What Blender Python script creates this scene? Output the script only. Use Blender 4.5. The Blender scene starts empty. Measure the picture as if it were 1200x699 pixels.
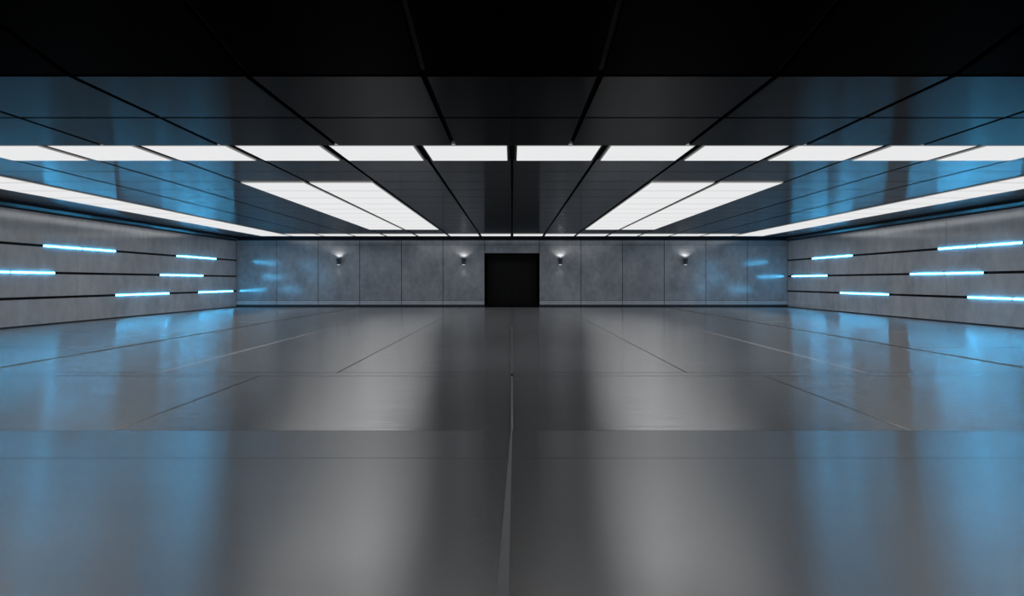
import bpy, bmesh, math, random
from mathutils import Vector
random.seed(7)
S = bpy.context.scene
COL = S.collection

# ------------------------------------------------------------------ dimensions (metres)
F = 885.0                       # focal length in pixels of a 1200 px wide frame
EYE = 1.02                      # camera height above the floor
T = 1.19                        # ceiling module
HC = EYE + 1.737                # main ceiling
HF = EYE + 1.384                # dropped ceiling in front
WX = 10.88                      # side walls
WY = 29.80                      # back wall
Y0 = 10.74                      # a row line of the main ceiling
FRONT_EDGE = 7.68               # rear edge of the dropped ceiling
FOLD = 5.08                     # where the dropped ceiling starts to rise towards the viewer
NEAR = 5.16                     # seam between the two floor finishes
NEUTRAL = 0.0


# ------------------------------------------------------------------ materials
def new_mat(name):
    m = bpy.data.materials.new(name)
    m.use_nodes = True
    nt = m.node_tree
    return m, nt, nt.nodes['Principled BSDF']


def N(nt, kind, **kw):
    n = nt.nodes.new(kind)
    for k, v in kw.items():
        if k in n.inputs:
            n.inputs[k].default_value = v
        else:
            setattr(n, k, v)
    return n


def ramp(nt, src, stops):
    r = nt.nodes.new('ShaderNodeValToRGB')
    e = r.color_ramp.elements
    e[0].position, e[0].color = stops[0]
    e[1].position, e[1].color = stops[-1]
    for p, c in stops[1:-1]:
        x = e.new(p)
        x.color = c
    nt.links.new(src, r.inputs['Fac'])
    return r


def grey(v, b=0.0):
    return (v * (1 - b * .5), v, v * (1 + b), 1)


def simple(name, col, rough=.5, metal=0., spec=.5):
    m, nt, p = new_mat(name)
    p.inputs['Base Color'].default_value = (*col, 1)
    p.inputs['Roughness'].default_value = rough
    p.inputs['Metallic'].default_value = metal
    p.inputs['Specular IOR Level'].default_value = spec
    return m


def emitter(name, col, strength):
    m, nt, p = new_mat(name)
    nt.nodes.remove(p)
    e = N(nt, 'ShaderNodeEmission')
    e.inputs['Color'].default_value = (*col, 1)
    e.inputs['Strength'].default_value = strength
    nt.links.new(e.outputs[0], nt.nodes['Material Output'].inputs['Surface'])
    return m


def concrete(name, lo, hi, rough_lo, rough_hi, streak=(1.2, 1.2, .35), tint=.03, spec=.5, bump=.02, scale=1.6, detail=7.0, ior=1.5):
    m, nt, p = new_mat(name)
    g = N(nt, 'ShaderNodeTexCoord')
    mp = N(nt, 'ShaderNodeMapping')
    mp.inputs['Scale'].default_value = streak
    nt.links.new(g.outputs['Object'], mp.inputs['Vector'])
    a = N(nt, 'ShaderNodeTexNoise', Scale=scale, Detail=detail, Roughness=.62)
    b = N(nt, 'ShaderNodeTexNoise', Scale=scale * 5, Detail=detail - 2, Roughness=.6)
    nt.links.new(mp.outputs[0], a.inputs['Vector'])
    nt.links.new(mp.outputs[0], b.inputs['Vector'])
    mx = N(nt, 'ShaderNodeMix', data_type='FLOAT')
    mx.inputs['Factor'].default_value = .35
    nt.links.new(a.outputs['Fac'], mx.inputs['A'])
    nt.links.new(b.outputs['Fac'], mx.inputs['B'])
    r = ramp(nt, mx.outputs['Result'], [(.34, grey(lo, tint)), (.66, grey(hi, tint))])
    nt.links.new(r.outputs['Color'], p.inputs['Base Color'])
    p.inputs['IOR'].default_value = ior
    mr = N(nt, 'ShaderNodeMapRange')
    mr.inputs['From Min'].default_value, mr.inputs['From Max'].default_value = .3, .7
    mr.inputs['To Min'].default_value, mr.inputs['To Max'].default_value = rough_lo, rough_hi
    nt.links.new(mx.outputs['Result'], mr.inputs['Value'])
    nt.links.new(mr.outputs['Result'], p.inputs['Roughness'])
    if not bump:
        p.inputs['Specular IOR Level'].default_value = spec
        return m
    bp = N(nt, 'ShaderNodeBump', Strength=bump, Distance=.02)
    nt.links.new(b.outputs['Fac'], bp.inputs['Height'])
    nt.links.new(bp.outputs['Normal'], p.inputs['Normal'])
    p.inputs['Specular IOR Level'].default_value = spec
    return m


def brushed(m, aniso, ior=1.5, rot=.25):
    """fine brushing across the hall: gloss spreads along it"""
    nt = m.node_tree
    p = nt.nodes['Principled BSDF']
    t = N(nt, 'ShaderNodeTangent', direction_type='UV_MAP', uv_map='plan')
    nt.links.new(t.outputs[0], p.inputs['Tangent'])
    p.inputs['Anisotropic'].default_value = aniso
    p.inputs['Anisotropic Rotation'].default_value = rot
    p.inputs['IOR'].default_value = ior
    return m


M = {}
M['wall_side'] = concrete('side_wall_concrete', .46, .74, .12, .15, streak=(1, .8, .6), tint=.03, spec=.5, bump=0, scale=.9, ior=2.3)
M['wall_back'] = concrete('back_wall_concrete', .27, .47, .12, .145, streak=(.8, .8, .6), tint=.06, spec=.5, bump=0, ior=1.9)
M['kick'] = concrete('back_wall_kick_panel', .46, .60, .16, .2, streak=(.8, .8, .6), tint=.05, spec=.5, bump=0, ior=1.7)
M['floor_far'] = concrete('polished_floor', .12, .20, .16, .225, streak=(1.2, 12, 1), tint=.09, spec=.5, bump=.0, scale=1.2, detail=3.0)
M['floor_near'] = concrete('honed_floor', .12, .16, .22, .24, streak=(.5, 3, 1), tint=.10, spec=.5, bump=.0, scale=1.2, detail=3.0)
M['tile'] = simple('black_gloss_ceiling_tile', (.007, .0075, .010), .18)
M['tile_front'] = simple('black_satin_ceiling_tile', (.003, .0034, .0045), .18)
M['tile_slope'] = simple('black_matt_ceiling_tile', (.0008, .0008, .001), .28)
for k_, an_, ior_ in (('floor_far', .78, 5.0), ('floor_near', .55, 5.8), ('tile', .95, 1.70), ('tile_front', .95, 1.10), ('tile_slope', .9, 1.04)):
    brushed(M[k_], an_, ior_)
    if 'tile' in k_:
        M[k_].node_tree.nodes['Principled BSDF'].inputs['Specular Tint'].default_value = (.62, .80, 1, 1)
M['gap_slope'] = simple('dark_ceiling_grid', (.03, .03, .033), .6)
M['gap'] = simple('black_void', (.002, .002, .003), .9, spec=.1)
M['slot'] = simple('black_groove_lining', (.006, .006, .008), .7, spec=.2)
M['dark_metal'] = simple('dark_anodised_metal', (.03, .033, .04), .28, metal=.0)
M['cornice'] = simple('dark_gloss_cornice', (.012, .015, .022), .34)
M['cornice'].node_tree.nodes['Principled BSDF'].inputs['IOR'].default_value = 1.28
M['skirt'] = simple('dark_skirting', (.018, .020, .026), .5)
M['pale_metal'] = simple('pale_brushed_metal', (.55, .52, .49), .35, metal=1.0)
M['joint'] = simple('dark_joint_filler', (.012, .011, .01), .8, spec=.1)
M['door'] = simple('black_door', (.004, .004, .005), .5, spec=.25)
M['sconce'] = simple('dark_sconce_metal', (.05, .065, .08), .4, metal=.3)
M['panel'] = emitter('white_light_panel', (.985, .99, 1), .83)
M['panel_edge'] = emitter('dim_acrylic_edge', (1.0, 1.0, 1.0), .22)
NEON = 29.0
M['neon'] = emitter('cyan_light_tube', (.065, .53, 1.0), NEON)
M['lens'] = emitter('warm_white_lens', (1, .97, .93), 1.5)


# ------------------------------------------------------------------ mesh helpers
class MB:
    def __init__(self):
        self.bm = bmesh.new()

    def quad(self, pts, mat=0):
        f = self.bm.faces.new([self.bm.verts.new(p) for p in pts])
        f.material_index = mat
        return f

    def box(self, x0, x1, y0, y1, z0, z1, mat=0, bot=None, skew=None):
        """axis box; bot = material of the underside; skew(y) lifts z"""
        v = [self.bm.verts.new((x, y, z + (skew(y) if skew else 0))) for z in (z0, z1) for y in (y0, y1) for x in (x0, x1)]
        for k, idx in enumerate(((0, 2, 3, 1), (4, 5, 7, 6), (0, 1, 5, 4), (2, 6, 7, 3), (0, 4, 6, 2), (1, 3, 7, 5))):
            f = self.bm.faces.new([v[i] for i in idx])
            f.material_index = bot if (k == 0 and bot is not None) else mat
        return self

    def chamfer_box(self, x0, x1, y0, y1, z0, z1, c, mat=0, down=True, skew=None):
        """box whose visible face (bottom if down, else top) has chamfered edges"""
        zf, zb = (z0, z1) if down else (z1, z0)
        s = 1 if down else -1
        rings = []
        for ins, z in ((0, zb), (0, zf + s * c), (c, zf)):
            rings.append([self.bm.verts.new((x, y, z + (skew(y) if skew else 0))) for x, y in
                          ((x0 + ins, y0 + ins), (x1 - ins, y0 + ins), (x1 - ins, y1 - ins), (x0 + ins, y1 - ins))])
        for a, b in zip(rings, rings[1:]):
            for i in range(4):
                self.bm.faces.new((a[i], a[(i + 1) % 4], b[(i + 1) % 4], b[i])).material_index = mat
        self.bm.faces.new(rings[2]).material_index = mat
        self.bm.faces.new(rings[0][::-1]).material_index = mat
        return self

    def lathe(self, prof, c, seg=24, mat=0, axis='z'):
        rings = []
        for r, h in prof:
            ring = []
            for i in range(seg):
                a = 2 * math.pi * i / seg
                p = (r * math.cos(a), r * math.sin(a), h) if axis == 'z' else (r * math.cos(a), h, r * math.sin(a))
                ring.append(self.bm.verts.new(Vector(p) + Vector(c)))
            rings.append(ring)
        for a, b in zip(rings, rings[1:]):
            for i in range(seg):
                self.bm.faces.new((a[i], a[(i + 1) % seg], b[(i + 1) % seg], b[i])).material_index = mat
        self.bm.faces.new(rings[0][::-1]).material_index = mat
        self.bm.faces.new(rings[-1]).material_index = mat
        return self

    def build(self, name, mats, parent=None, smooth=False):
        bmesh.ops.recalc_face_normals(self.bm, faces=self.bm.faces)
        uv = self.bm.loops.layers.uv.new('plan')
        for f in self.bm.faces:
            for l in f.loops:
                l[uv].uv = (l.vert.co.x, l.vert.co.y)
        me = bpy.data.meshes.new(name)
        self.bm.to_mesh(me)
        self.bm.free()
        for m in (mats if isinstance(mats, (list, tuple)) else [mats]):
            me.materials.append(m)
        if smooth:
            for p in me.polygons:
                p.use_smooth = True
        o = bpy.data.objects.new(name, me)
        COL.objects.link(o)
        if parent:
            o.parent = parent
        return o


def tag(o, label, cat, group=None, kind=None):
    o['label'] = label
    o['category'] = cat
    if group:
        o['group'] = group
    if kind:
        o['kind'] = kind
    return o


def struct(o, label, cat):
    return tag(o, label, cat, kind='structure')


def empty(name, loc, rz=0):
    o = bpy.data.objects.new(name, None)
    o.empty_display_size = .1
    COL.objects.link(o)
    o.location = loc
    o.rotation_euler = (0, 0, rz)
    return o


def copy_tree(o, parent=None):
    c = o.copy()
    COL.objects.link(c)
    if parent:
        c.parent = parent
    for ch in list(o.children):
        copy_tree(ch, c)
    return c


def ordinal(n):
    return ['first', 'second', 'third', 'fourth', 'fifth', 'sixth', 'seventh', 'eighth', 'ninth', 'tenth', 'eleventh', 'twelfth',
            'thirteenth', 'fourteenth', 'fifteenth', 'sixteenth'][n]


# ------------------------------------------------------------------ floor
G = .006                         # half width of an open floor joint
floor = MB()
BASE = -.20
floor.box(-WX - .3, WX + .3, NEAR - .02, WY + 1.6, BASE, -.03, 1)
xs_mid = [-6.05, -3.95, -1.95, 0, 1.95, 3.95, 6.05]
ROWY = [WY - 3.63 * k for k in range(0, 7)]                 # 29.80 26.17 22.54 18.91 15.28 11.65 8.02


def slab(x0, x1, y0, y1, gl=G, gr=G, gf=.004, gb=.004):
    floor.chamfer_box(x0 + gl, x1 - gr, y0 + gf, y1 - gb, BASE, 0, .004, 0, down=False)


# band between the seam and the double joint
for a, b in ((-WX - .3, -6.05), (-6.05, -2.72), (-2.72, 0), (0, 2.72), (2.72, 6.05), (6.05, WX + .3)):
    wa = .05 if abs(a) == 6.05 else (.006 if a == 0 else G)
    wb = .05 if abs(b) == 6.05 else (.006 if b == 0 else G)
    slab(a, b, NEAR, 8.13, wa, wb, gf=0)
# narrow strip between the two close cross joints
for a, b in ((-WX - .3, -6.05), (-6.05, 0), (0, 6.05), (6.05, WX + .3)):
    wa = .05 if abs(a) == 6.05 else .006
    wb = .05 if abs(b) == 6.05 else .006
    slab(a, b, 8.13, 8.44, wa, wb, gf=.012, gb=.012)
# long slabs up to the back wall
edges = [-WX - .3] + xs_mid + [WX + .3]
for a, b in zip(edges, edges[1:]):
    wa = .05 if abs(a) == 6.05 else (.006 if a == 0 else .005)
    wb = .05 if abs(b) == 6.05 else (.006 if b == 0 else .005)
    if abs(a) > 6.1 or abs(b) > 6.1:
        ys = [8.44, 11.65, 15.28, 18.91, 22.54, 26.17, WY + 1.6]
        for y0, y1 in zip(ys, ys[1:]):
            slab(a, b, y0, y1, wa, wb, gf=.012, gb=.012)
    else:
        slab(a, b, 8.44, WY + 1.6, wa, wb)
o = floor.build('floor', [M['floor_far'], M['joint']])
struct(o, 'dark polished concrete floor of large slabs reaching the doorway wall', 'floor')

RS = -.095                       # the apron climbs towards the viewer at the slope of the ceiling above it
ramp_z = lambda y: RS * (max(y, .35) - NEAR)
near = MB()
for x0, x1 in ((-WX - .3, -.0125), (-.0125, WX + .3)):
    for y0, y1 in ((.35, 3.81), (3.81, NEAR)):
        near.chamfer_box(x0 + .003, x1 - .003, y0 + (.0025 if y0 > 1 else 0), y1 - (.0025 if y1 < 4 else .001), BASE, 0, .002, 0, down=False, skew=ramp_z)
    near.box(x0, x1, -1.5, .35, BASE, 0, skew=ramp_z)
near.box(-WX - .3, WX + .3, .35, NEAR - .02, BASE - .02, -.02, 1, skew=ramp_z)
o = near.build('floor_ramp', [M['floor_near'], M['joint']])
struct(o, 'smooth grey floor apron sloping up in front of the slab seam', 'floor')

# metal-edged movement joints running the length of the hall
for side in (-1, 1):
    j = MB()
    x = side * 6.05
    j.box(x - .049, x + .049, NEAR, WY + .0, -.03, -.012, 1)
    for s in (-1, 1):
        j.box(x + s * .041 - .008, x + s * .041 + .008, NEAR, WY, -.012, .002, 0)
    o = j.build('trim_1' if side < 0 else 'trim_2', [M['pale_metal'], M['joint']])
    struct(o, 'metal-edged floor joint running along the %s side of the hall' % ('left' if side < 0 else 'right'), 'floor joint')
# short pale strips in the outer cross joints, standing in for edge glints
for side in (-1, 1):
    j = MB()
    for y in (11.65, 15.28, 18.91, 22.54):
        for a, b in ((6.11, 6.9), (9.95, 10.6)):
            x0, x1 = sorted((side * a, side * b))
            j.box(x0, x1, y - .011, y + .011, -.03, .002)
    o = j.build('glint_trim_1' if side < 0 else 'glint_trim_2', [M['pale_metal']])
    struct(o, 'short pale strips imitating light glints across the floor by the %s wall' % ('left' if side < 0 else 'right'), 'floor inlay')
# centre strip: narrow on the slabs, wide and tapering on the apron
c = MB()
c.box(-.0055, .0055, NEAR, 8.13, -.03, .0015)
c.box(-.004, .004, 8.44, 17.0, -.03, .0005)
for y0, y1 in ((.36, 3.808), (3.812, NEAR - .004)):
    ends = []
    for y in (y0, y1):
        t = (NEAR - y) / (NEAR - 1.645)
        a_, b_ = -.0085 - .025 * t, .0015 - .009 * t
        z = ramp_z(y)
        ends.append([c.bm.verts.new(p) for p in ((a_, y, z - .02), (a_, y, z + .0015), (b_, y, z + .0015), (b_, y, z - .02))])
    for i in range(4):
        c.bm.faces.new((ends[0][i], ends[0][(i + 1) % 4], ends[1][(i + 1) % 4], ends[1][i]))
    c.bm.faces.new(ends[0])
    c.bm.faces.new(ends[1][::-1])
M['strip'] = simple('grey_floor_strip', (.62, .62, .63), .38, metal=1.0)
o = c.build('trim_5', [M['strip']])
struct(o, 'thin grey strip down the middle of the floor', 'floor strip')
bolt = MB()
bolt.lathe([(.022, -.02), (.022, .004), (.016, .007), (.004, .007)], (0, 8.25, 0), 16)
o = bolt.build('floor_stud', [M['gap']], smooth=False)
tag(o, 'small black stud in the middle of the floor where two joint lines meet', 'floor stud')

# ------------------------------------------------------------------ ceilings
GX, GY, TH = .024, .014, .035
lights = {}                                        # (col, row) -> family
for col in range(-8, 8):
    if -6 <= col <= 5:
        lights[(col, -1)] = 'front'
    lights[(col, 14)] = 'rear'
for row in range(2, 12):
    pass
for row in range(2, 12):
    for col in (-4, -3, 2, 3):
        lights[(col, row)] = 'centre'
for row in range(1, 14):
    for col in (-8, 7):
        lights[(col, row)] = 'side'
ceil = MB()
ceil.box(-WX - .3, WX + .3, FRONT_EDGE - .2, WY + .3, HC + TH, HC + TH + .12, 1)


def col_x(c):
    a = -WX if c == -10 else c * T
    b = WX if c == 9 else (c + 1) * T
    return a, b


for row in range(-3, 16):
    y0, y1 = Y0 + T * row, Y0 + T * (row + 1)
    for col in range(-10, 10):
        if (col, row) in lights:
            continue
        x0, x1 = col_x(col)
        if x1 - x0 < .1:
            continue
        ceil.chamfer_box(x0 + GX, x1 - GX, y0 + GY, y1 - GY, HC, HC + TH, .003, 0)
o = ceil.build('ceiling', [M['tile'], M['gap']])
struct(o, 'black glossy tiled ceiling carrying the white light panels', 'ceiling')

drop = MB()
SL = -.1537
drop.box(-WX - .05, WX + .05, FOLD, FRONT_EDGE - .05, HF + TH, HF + .12, 1)
for r0, r1 in ((FOLD, 6.38), (6.38, FRONT_EDGE)):
    for k in range(-10, 10):
        x0, x1 = (k - .5) * T, (k + .5) * T
        x0, x1 = max(x0, -WX), min(x1, WX)
        if x1 - x0 < .1:
            continue
        drop.chamfer_box(x0 + .020, x1 - .020, r0 + .018, r1 - (.018 if r1 < 7 else 0), HF, HF + TH, .004, 0)
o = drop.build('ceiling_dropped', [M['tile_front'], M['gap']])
struct(o, 'lower black ceiling of satin tiles crossing in front of the first lights', 'ceiling')

rise = MB()
sk = lambda y: SL * (y - FOLD)
rise.box(-WX - .05, WX + .05, .4, FOLD - .01, HF + TH, HF + .12, 1, skew=sk)
for r0, r1 in ((2.2, FOLD), (.4, 2.2)):
    for k in range(-10, 10):
        x0, x1 = max((k - .5) * T, -WX), min((k + .5) * T, WX)
        if x1 - x0 < .1:
            continue
        rise.chamfer_box(x0 + .020, x1 - .020, r0 + .018, r1 - .018, HF, HF + TH, .004, 0, skew=sk)
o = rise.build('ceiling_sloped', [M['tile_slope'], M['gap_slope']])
struct(o, 'black sloping ceiling rising above the lower tiled ceiling', 'ceiling')

# ------------------------------------------------------------------ ceiling light panels


def make_light(kind):
    root = empty('ceiling_light', (0, 0, 0))
    lip = .026 if kind == 'front' else .012
    sx = GX + (.014 if kind in ('front', 'rear') else .010)
    hx, hy = T / 2 - sx, T / 2 - GY
    proud = .022
    f = MB()
    # tray: four rails round the diffuser and a back plate
    f.box(-hx, hx, -hy, hy, .012, TH - .004)
    for s in (-1, 1):
        a, b = sorted((s * hx, s * (hx - lip)))
        f.box(a, b, -hy, hy, -.004, .012)
    f.build('frame', [M['dark_metal']], root)
    d = MB()
    dx, dy = hx - lip, hy
    c = .003
    for (x, z) in ((0, 0),):
        rings = []
        for ins, z in ((0, .0115), (0, -proud + c), (c, -proud)):
            rings.append([d.bm.verts.new(p) for p in ((-dx + ins, -dy + ins, z), (dx - ins, -dy + ins, z), (dx - ins, dy - ins, z), (-dx + ins, dy - ins, z))])
        for a, b in zip(rings, rings[1:]):
            for i in range(4):
                d.bm.faces.new((a[i], a[(i + 1) % 4], b[(i + 1) % 4], b[i])).material_index = 1
        d.bm.faces.new(rings[2]).material_index = 0
        d.bm.faces.new(rings[0][::-1]).material_index = 1
    d.build('diffuser', [M['panel'], M['panel_edge']], root)
    return root


protos = {}
SIDEW = {True: 'left', False: 'right'}
for (col, row), kind in sorted(lights.items(), key=lambda t: (t[1], t[0][1], t[0][0])):
    if kind not in protos:
        o = protos[kind] = make_light(kind)
    else:
        o = copy_tree(protos[kind])
    o.location = ((col + .5) * T, Y0 + T * (row + .5), HC)
    lf = SIDEW[col < 0]
    k = -1 - col if col < 0 else col                       # steps out from the centre line
    if kind == 'front':
        lab = 'white ceiling light panel in front cross row, %s to the %s of the centre groove' % (ordinal(k), lf)
        grp = 'white light panels of the front cross row'
    elif kind == 'rear':
        lab = 'slim white ceiling light by back wall, %s to the %s of the centre groove' % (ordinal(k), lf)
        grp = 'white light panels of the row by the back wall'
    elif kind == 'centre':
        lab = 'white ceiling light panel, %s central block, %s column, %s row from front' % (lf, 'inner' if k == 2 else 'outer', ordinal(row - 2))
        grp = 'white light panels of the %s central block' % lf
    else:
        lab = 'white ceiling light panel in strip along %s wall, %s from the back corner' % (lf, ordinal(13 - row))
        grp = 'white light panels of the strip along the %s wall' % lf
    tag(o, lab, 'ceiling light', grp)

# ------------------------------------------------------------------ side walls with three light grooves
SLOT_Z = [EYE + dz for dz in (.828, .2, -.38)]      # groove heights
SH = .030                                           # half height of a groove


def wy(px):
    """depth along a side wall of the point seen off <px> from the centre line"""
    return WX * F / px


TOPZ = HC - .155
BOTZ = .035
for side in (-1, 1):
    w = MB()
    ys = [-1.5, .76, 4.39, 8.02, 11.65, 15.28, 18.91, 22.54, 26.17, WY]
    zs = [BOTZ] + [v for z in sorted(SLOT_Z) for v in (z - SH, z + SH)] + [TOPZ]
    bands = [(zs[i], zs[i + 1]) for i in range(0, len(zs), 2)]
    xa = side * WX
    xb = side * (WX + .06)
    for y0, y1 in zip(ys, ys[1:]):
        for z0, z1 in bands:
            a, b = sorted((xa, xb))
            w.box(a, b, y0 + .006, y1 - .006, z0, z1, 0)
    a, b = sorted((xb, side * (WX + .3)))
    w.box(a, b, -1.5, WY + .3, -.2, HC + .15, 1)
    nm = 'left' if side < 0 else 'right'
    o = w.build('wall_' + nm, [M['wall_side'], M['slot']])
    struct(o, 'grey concrete %s wall of panels cut by three black grooves' % nm, 'wall')
    # skirting recess
    b_ = MB()
    a, b = sorted((side * (WX + .02), side * (WX + .055)))
    b_.box(a, b, -1.5, WY, 0, BOTZ)
    o = b_.build('baseboard_' + nm, [M['skirt']])
    struct(o, 'black recessed baseboard under the %s concrete wall' % nm, 'baseboard')
    # stepped cornice
    k = MB()
    prof = [(.14, HC), (.14, HC - .055), (.125, HC - .058), (.055, HC - .115), (.055, HC - .120), (.03, HC - .122), (.03, HC - .155), (-.06, HC - .155), (-.06, HC)]
    r0 = [k.bm.verts.new((side * (WX - q), -1.5, z)) for q, z in prof]
    r1 = [k.bm.verts.new((side * (WX - q), WY - .10, z)) for q, z in prof]
    for i in range(len(prof)):
        j_ = (i + 1) % len(prof)
        k.bm.faces.new((r0[i], r0[j_], r1[j_], r1[i]))
    k.bm.faces.new(r0[::-1])
    k.bm.faces.new(r1)
    o = k.build('trim_6' if side < 0 else 'trim_7', [M['cornice']])
    struct(o, 'dark stepped cornice where the %s wall meets the ceiling' % nm, 'cornice')

# light bars: (row, off-axis pixel ranges of the tubes)
BARS = {
    -1: [(0, [(548.5, 504.4), (502.0, 465)], 'near'), (0, [(392.5, 369.3), (368.7, 347)], 'far'),
         (1, [(632, 589.2), (586.5, 536.3)], 'near'), (1, [(412, 386.3), (385.7, 362.5)], 'far'),
         (2, [(464, 432), (430.8, 402.2)], 'near'), (2, [(367, 327.5)], 'far')],
    1: [(0, [(597.5, 546), (543.5, 500)], 'near'), (0, [(398.5, 374.3), (373.7, 352)], 'far'),
        (1, [(551.7, 507.4), (505.0, 467)], 'near'), (1, [(369, 328.5)], 'far'),
        (2, [(650, 587.5), (585, 534.5)], 'near'), (2, [(441, 411.6), (410.4, 385)], 'far')],
}
ROWN = ['top', 'middle', 'bottom']
TW = .0185                                            # half height of a tube
for side in (-1, 1):
    for row, segs, where in BARS[side]:
        z = SLOT_Z[row]
        ya, yb = wy(segs[0][0]), wy(segs[-1][1])
        root = empty('light_bar', (side * WX, (ya + yb) / 2, z))
        cx, cy, cz = root.location
        h = MB()
        a, b = sorted((side * .012, side * .055))
        h.box(a, b, ya - cy - .03, yb - cy + .03, -SH + .003, SH - .003)
        h.build('housing', [M['slot']], root)
        for p, q in segs:
            y0, y1 = wy(p) - cy, wy(q) - cy
            t = MB()
            # rounded bar: half-round nose proud of the wall face
            prof = [(.012, -TW), (-.008, -TW), (-.015, -TW * .7), (-.017, 0), (-.015, TW * .7), (-.008, TW), (.012, TW)]
            r0 = [t.bm.verts.new((side * x, y0, zz)) for x, zz in prof]
            r1 = [t.bm.verts.new((side * x, y1, zz)) for x, zz in prof]
            m = len(prof)
            for i in range(m):
                t.bm.faces.new((r0[i], r0[(i + 1) % m], r1[(i + 1) % m], r1[i]))
            t.bm.faces.new(r0[::-1])
            t.bm.faces.new(r1)
            t.build('light_tube', [M['neon']], root)
        nm = 'left' if side < 0 else 'right'
        lab = 'glowing cyan light bar, %s groove of %s wall, %s the back corner' % (ROWN[row], nm, 'farther from' if where == 'near' else 'closer to')
        tag(root, lab, 'light bar', 'cyan light bars in the %s wall grooves' % nm)

# ------------------------------------------------------------------ back wall, doorway
PX = [1.08 + 1.642 * k for k in range(0, 6)]           # 1.08 ... 9.29
DX, DZ = 1.08, EYE + 1.115
w = MB()
CORN = .12
Z_LINE = EYE + 1.45
Z_BASE = .27
for side in (-1, 1):
    xs = PX + [WX]
    for x0, x1 in zip(xs, xs[1:]):
        a, b = sorted((side * x0, side * x1))
        for z0, z1 in ((.10, Z_BASE - .012), (Z_BASE, Z_LINE - .010), (Z_LINE, HC - CORN)):
            w.box(a + .011, b - .011, WY, WY + .05, z0, z1, 2 if z1 < .3 else 0)
        w.box(a, b, WY + .05, WY + .3, -.2, HC + .15, 1)
for z0, z1 in ((DZ, Z_LINE - .010), (Z_LINE, HC - CORN)):
    w.box(-DX + .011, DX - .011, WY, WY + .05, z0, z1, 0)
w.box(-DX, DX, WY + .05, WY + .3, DZ, HC + .15, 1)
o = w.build('wall_back', [M['wall_back'], M['slot'], M['kick']])
struct(o, 'bluish grey panelled back wall with a black doorway in the middle', 'wall')
for side in (-1, 1):
    b_ = MB()
    a, b = sorted((side * DX, side * WX))
    b_.box(a, b, WY - .004, WY + .05, 0, .085)
    nm = 'left' if side < 0 else 'right'
    o = b_.build('baseboard_back_' + nm, [M['skirt']])
    struct(o, 'dark baseboard of the back wall, %s of the doorway' % nm, 'baseboard')
k = MB()
k.box(-WX, WX, WY - .10, WY + .05, HC - .06, HC)
k.box(-WX, WX, WY - .05, WY + .05, HC - CORN, HC - .06)
o = k.build('trim_8', [M['cornice']])
struct(o, 'dark cornice along the top of the back wall', 'cornice')

d = MB()
d.box(-DX - .1, -DX, WY + .05, WY + 1.2, -.05, DZ + .1)
d.box(DX, DX + .1, WY + .05, WY + 1.2, -.05, DZ + .1)
d.box(-DX - .1, DX + .1, WY + .05, WY + 1.2, DZ, DZ + .1)
d.box(-DX - .1, DX + .1, WY + 1.2, WY + 1.3, -.05, DZ + .1)
d.box(-DX, DX, WY + .01, WY + 1.2, -.01, .006)
o = d.build('door_1', [M['gap']])
struct(o, 'wide black doorway recess in the middle of the back wall', 'doorway')
for s in (-1, 1):
    l = MB()
    a, b = sorted((s * .006, s * (DX - .07)))
    l.box(a, b, WY + .9, WY + .95, .02, DZ - .03)
    l.build('door_leaf', [M['door']], o)

# ------------------------------------------------------------------ wall sconces


def make_sconce():
    root = empty('wall_sconce', (0, 0, 0))
    b = MB()
    b.lathe([(.055, 0), (.055, .016), (.045, .022)], (0, 0, 0), 20, axis='y')
    b.bm.transform(__import__('mathutils').Matrix.Scale(-1, 4, (0, 1, 0)))
    b.build('back_plate', [M['sconce']], root)
    s = MB()
    s.lathe([(.070, -.115), (.060, -.105), (.056, -.06), (.058, .0), (.066, .05), (.078, .105), (.095, .115), (.090, .117), (.070, .100), (.060, .06)], (0, -.125, 0), 28)
    s.build('shade', [M['sconce']], root, smooth=True)
    a = MB()
    a.box(-.015, .015, -.075, -.015, -.018, .018)
    a.build('arm', [M['sconce']], root)
    l = MB()
    l.lathe([(.058, .0625), (.058, .072), (.02, .078)], (0, -.125, 0), 20)
    l.build('upper_lens', [M['lens']], root)
    l = MB()
    l.lathe([(.045, -.122), (.05, -.118), (.05, -.1155)], (0, -.125, 0), 20)
    l.build('lower_lens', [M['lens']], root)
    return root


def lamp(name, loc, rot, energy, angle, blend, parent, size=.02):
    L = bpy.data.lights.new(name, 'SPOT')
    L.energy = energy
    L.spot_size = angle
    L.spot_blend = blend
    L.shadow_soft_size = size
    L.color = (1, .97, .93)
    o = bpy.data.objects.new(name, L)
    COL.objects.link(o)
    o.parent = parent
    o.location = loc
    o.rotation_euler = rot
    return o


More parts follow.
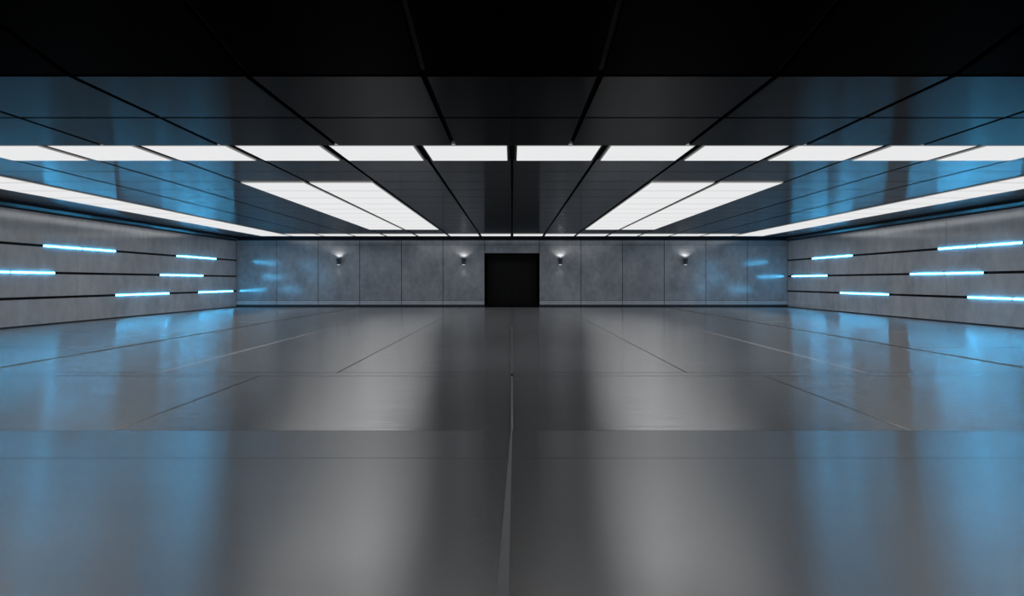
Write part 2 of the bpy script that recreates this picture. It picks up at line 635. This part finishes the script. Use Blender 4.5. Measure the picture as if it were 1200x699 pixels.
proto = None
for x, lab in ((-6.82, 'small up-and-down wall light far left of the doorway'), (-1.90, 'small up-and-down wall light just left of the doorway'),
               (1.90, 'small up-and-down wall light just right of the doorway'), (6.82, 'small up-and-down wall light far right of the doorway')):
    if proto is None:
        o = proto = make_sconce()
        lamp('up_lamp', (0, -.125, .125), (math.radians(180 - 12), 0, 0), 4.5, math.radians(120), .6, o)
        lamp('down_lamp', (0, -.125, -.13), (math.radians(8), 0, 0), 1.6, math.radians(60), .8, o)
    else:
        o = copy_tree(proto)
    o.scale = (1.25, 1, 1.05)
    o.location = (x, WY, EYE + .78)
    tag(o, lab, 'wall light', 'wall lights on the back wall')

# ------------------------------------------------------------------ unseen area lamps added just under the light panels to boost their light
def area(name, x0, x1, y0, y1, radiance):
    L = bpy.data.lights.new(name, 'AREA')
    L.shape = 'RECTANGLE'
    L.size, L.size_y = x1 - x0, y1 - y0
    L.energy = radiance * math.pi * (x1 - x0) * (y1 - y0)
    L.color = (.985, .99, 1)
    o = bpy.data.objects.new(name, L)
    COL.objects.link(o)
    o.location = ((x0 + x1) / 2, (y0 + y1) / 2, HC - .03)


LR = .3
for s in (-1, 1):
    a, b = sorted((s * 2 * T, s * 4 * T))
    area('panel_boost_lamp', a, b, Y0 + 2 * T, Y0 + 12 * T, LR)
    a, b = sorted((s * 7 * T, s * 8 * T))
    area('panel_boost_lamp', a, b, Y0 + 1 * T, Y0 + 15 * T, LR)
area('panel_boost_lamp', -6 * T, 6 * T, Y0 - T, Y0, LR)
area('panel_boost_lamp', -7 * T, 7 * T, Y0 + 14 * T, Y0 + 15 * T, LR)

# ------------------------------------------------------------------ world, camera, view
W = bpy.data.worlds.new('dark')
S.world = W
W.use_nodes = True
W.node_tree.nodes['Background'].inputs[0].default_value = (0, 0, 0, 1)

cam = bpy.data.cameras.new('camera')
cam.sensor_width = 36
cam.lens = F / 1200 * 36
cam.shift_y = -(349.5 - 330.0) / 1200
cam.clip_start, cam.clip_end = .05, 200
co = bpy.data.objects.new('camera', cam)
COL.objects.link(co)
co.location = (0, 0, EYE)
co.rotation_euler = (math.radians(90), 0, 0)
S.camera = co

S.view_settings.view_transform = 'Standard'
S.view_settings.look = 'None'
S.view_settings.exposure = 0
S.view_settings.gamma = 1
S.view_settings.use_curve_mapping = False
S.cycles.use_denoising = True
S.cycles.max_bounces = 10
S.cycles.diffuse_bounces = 5
S.cycles.glossy_bounces = 6
S.cycles.sample_clamp_indirect = 10
S.cycles.sample_clamp_direct = 0
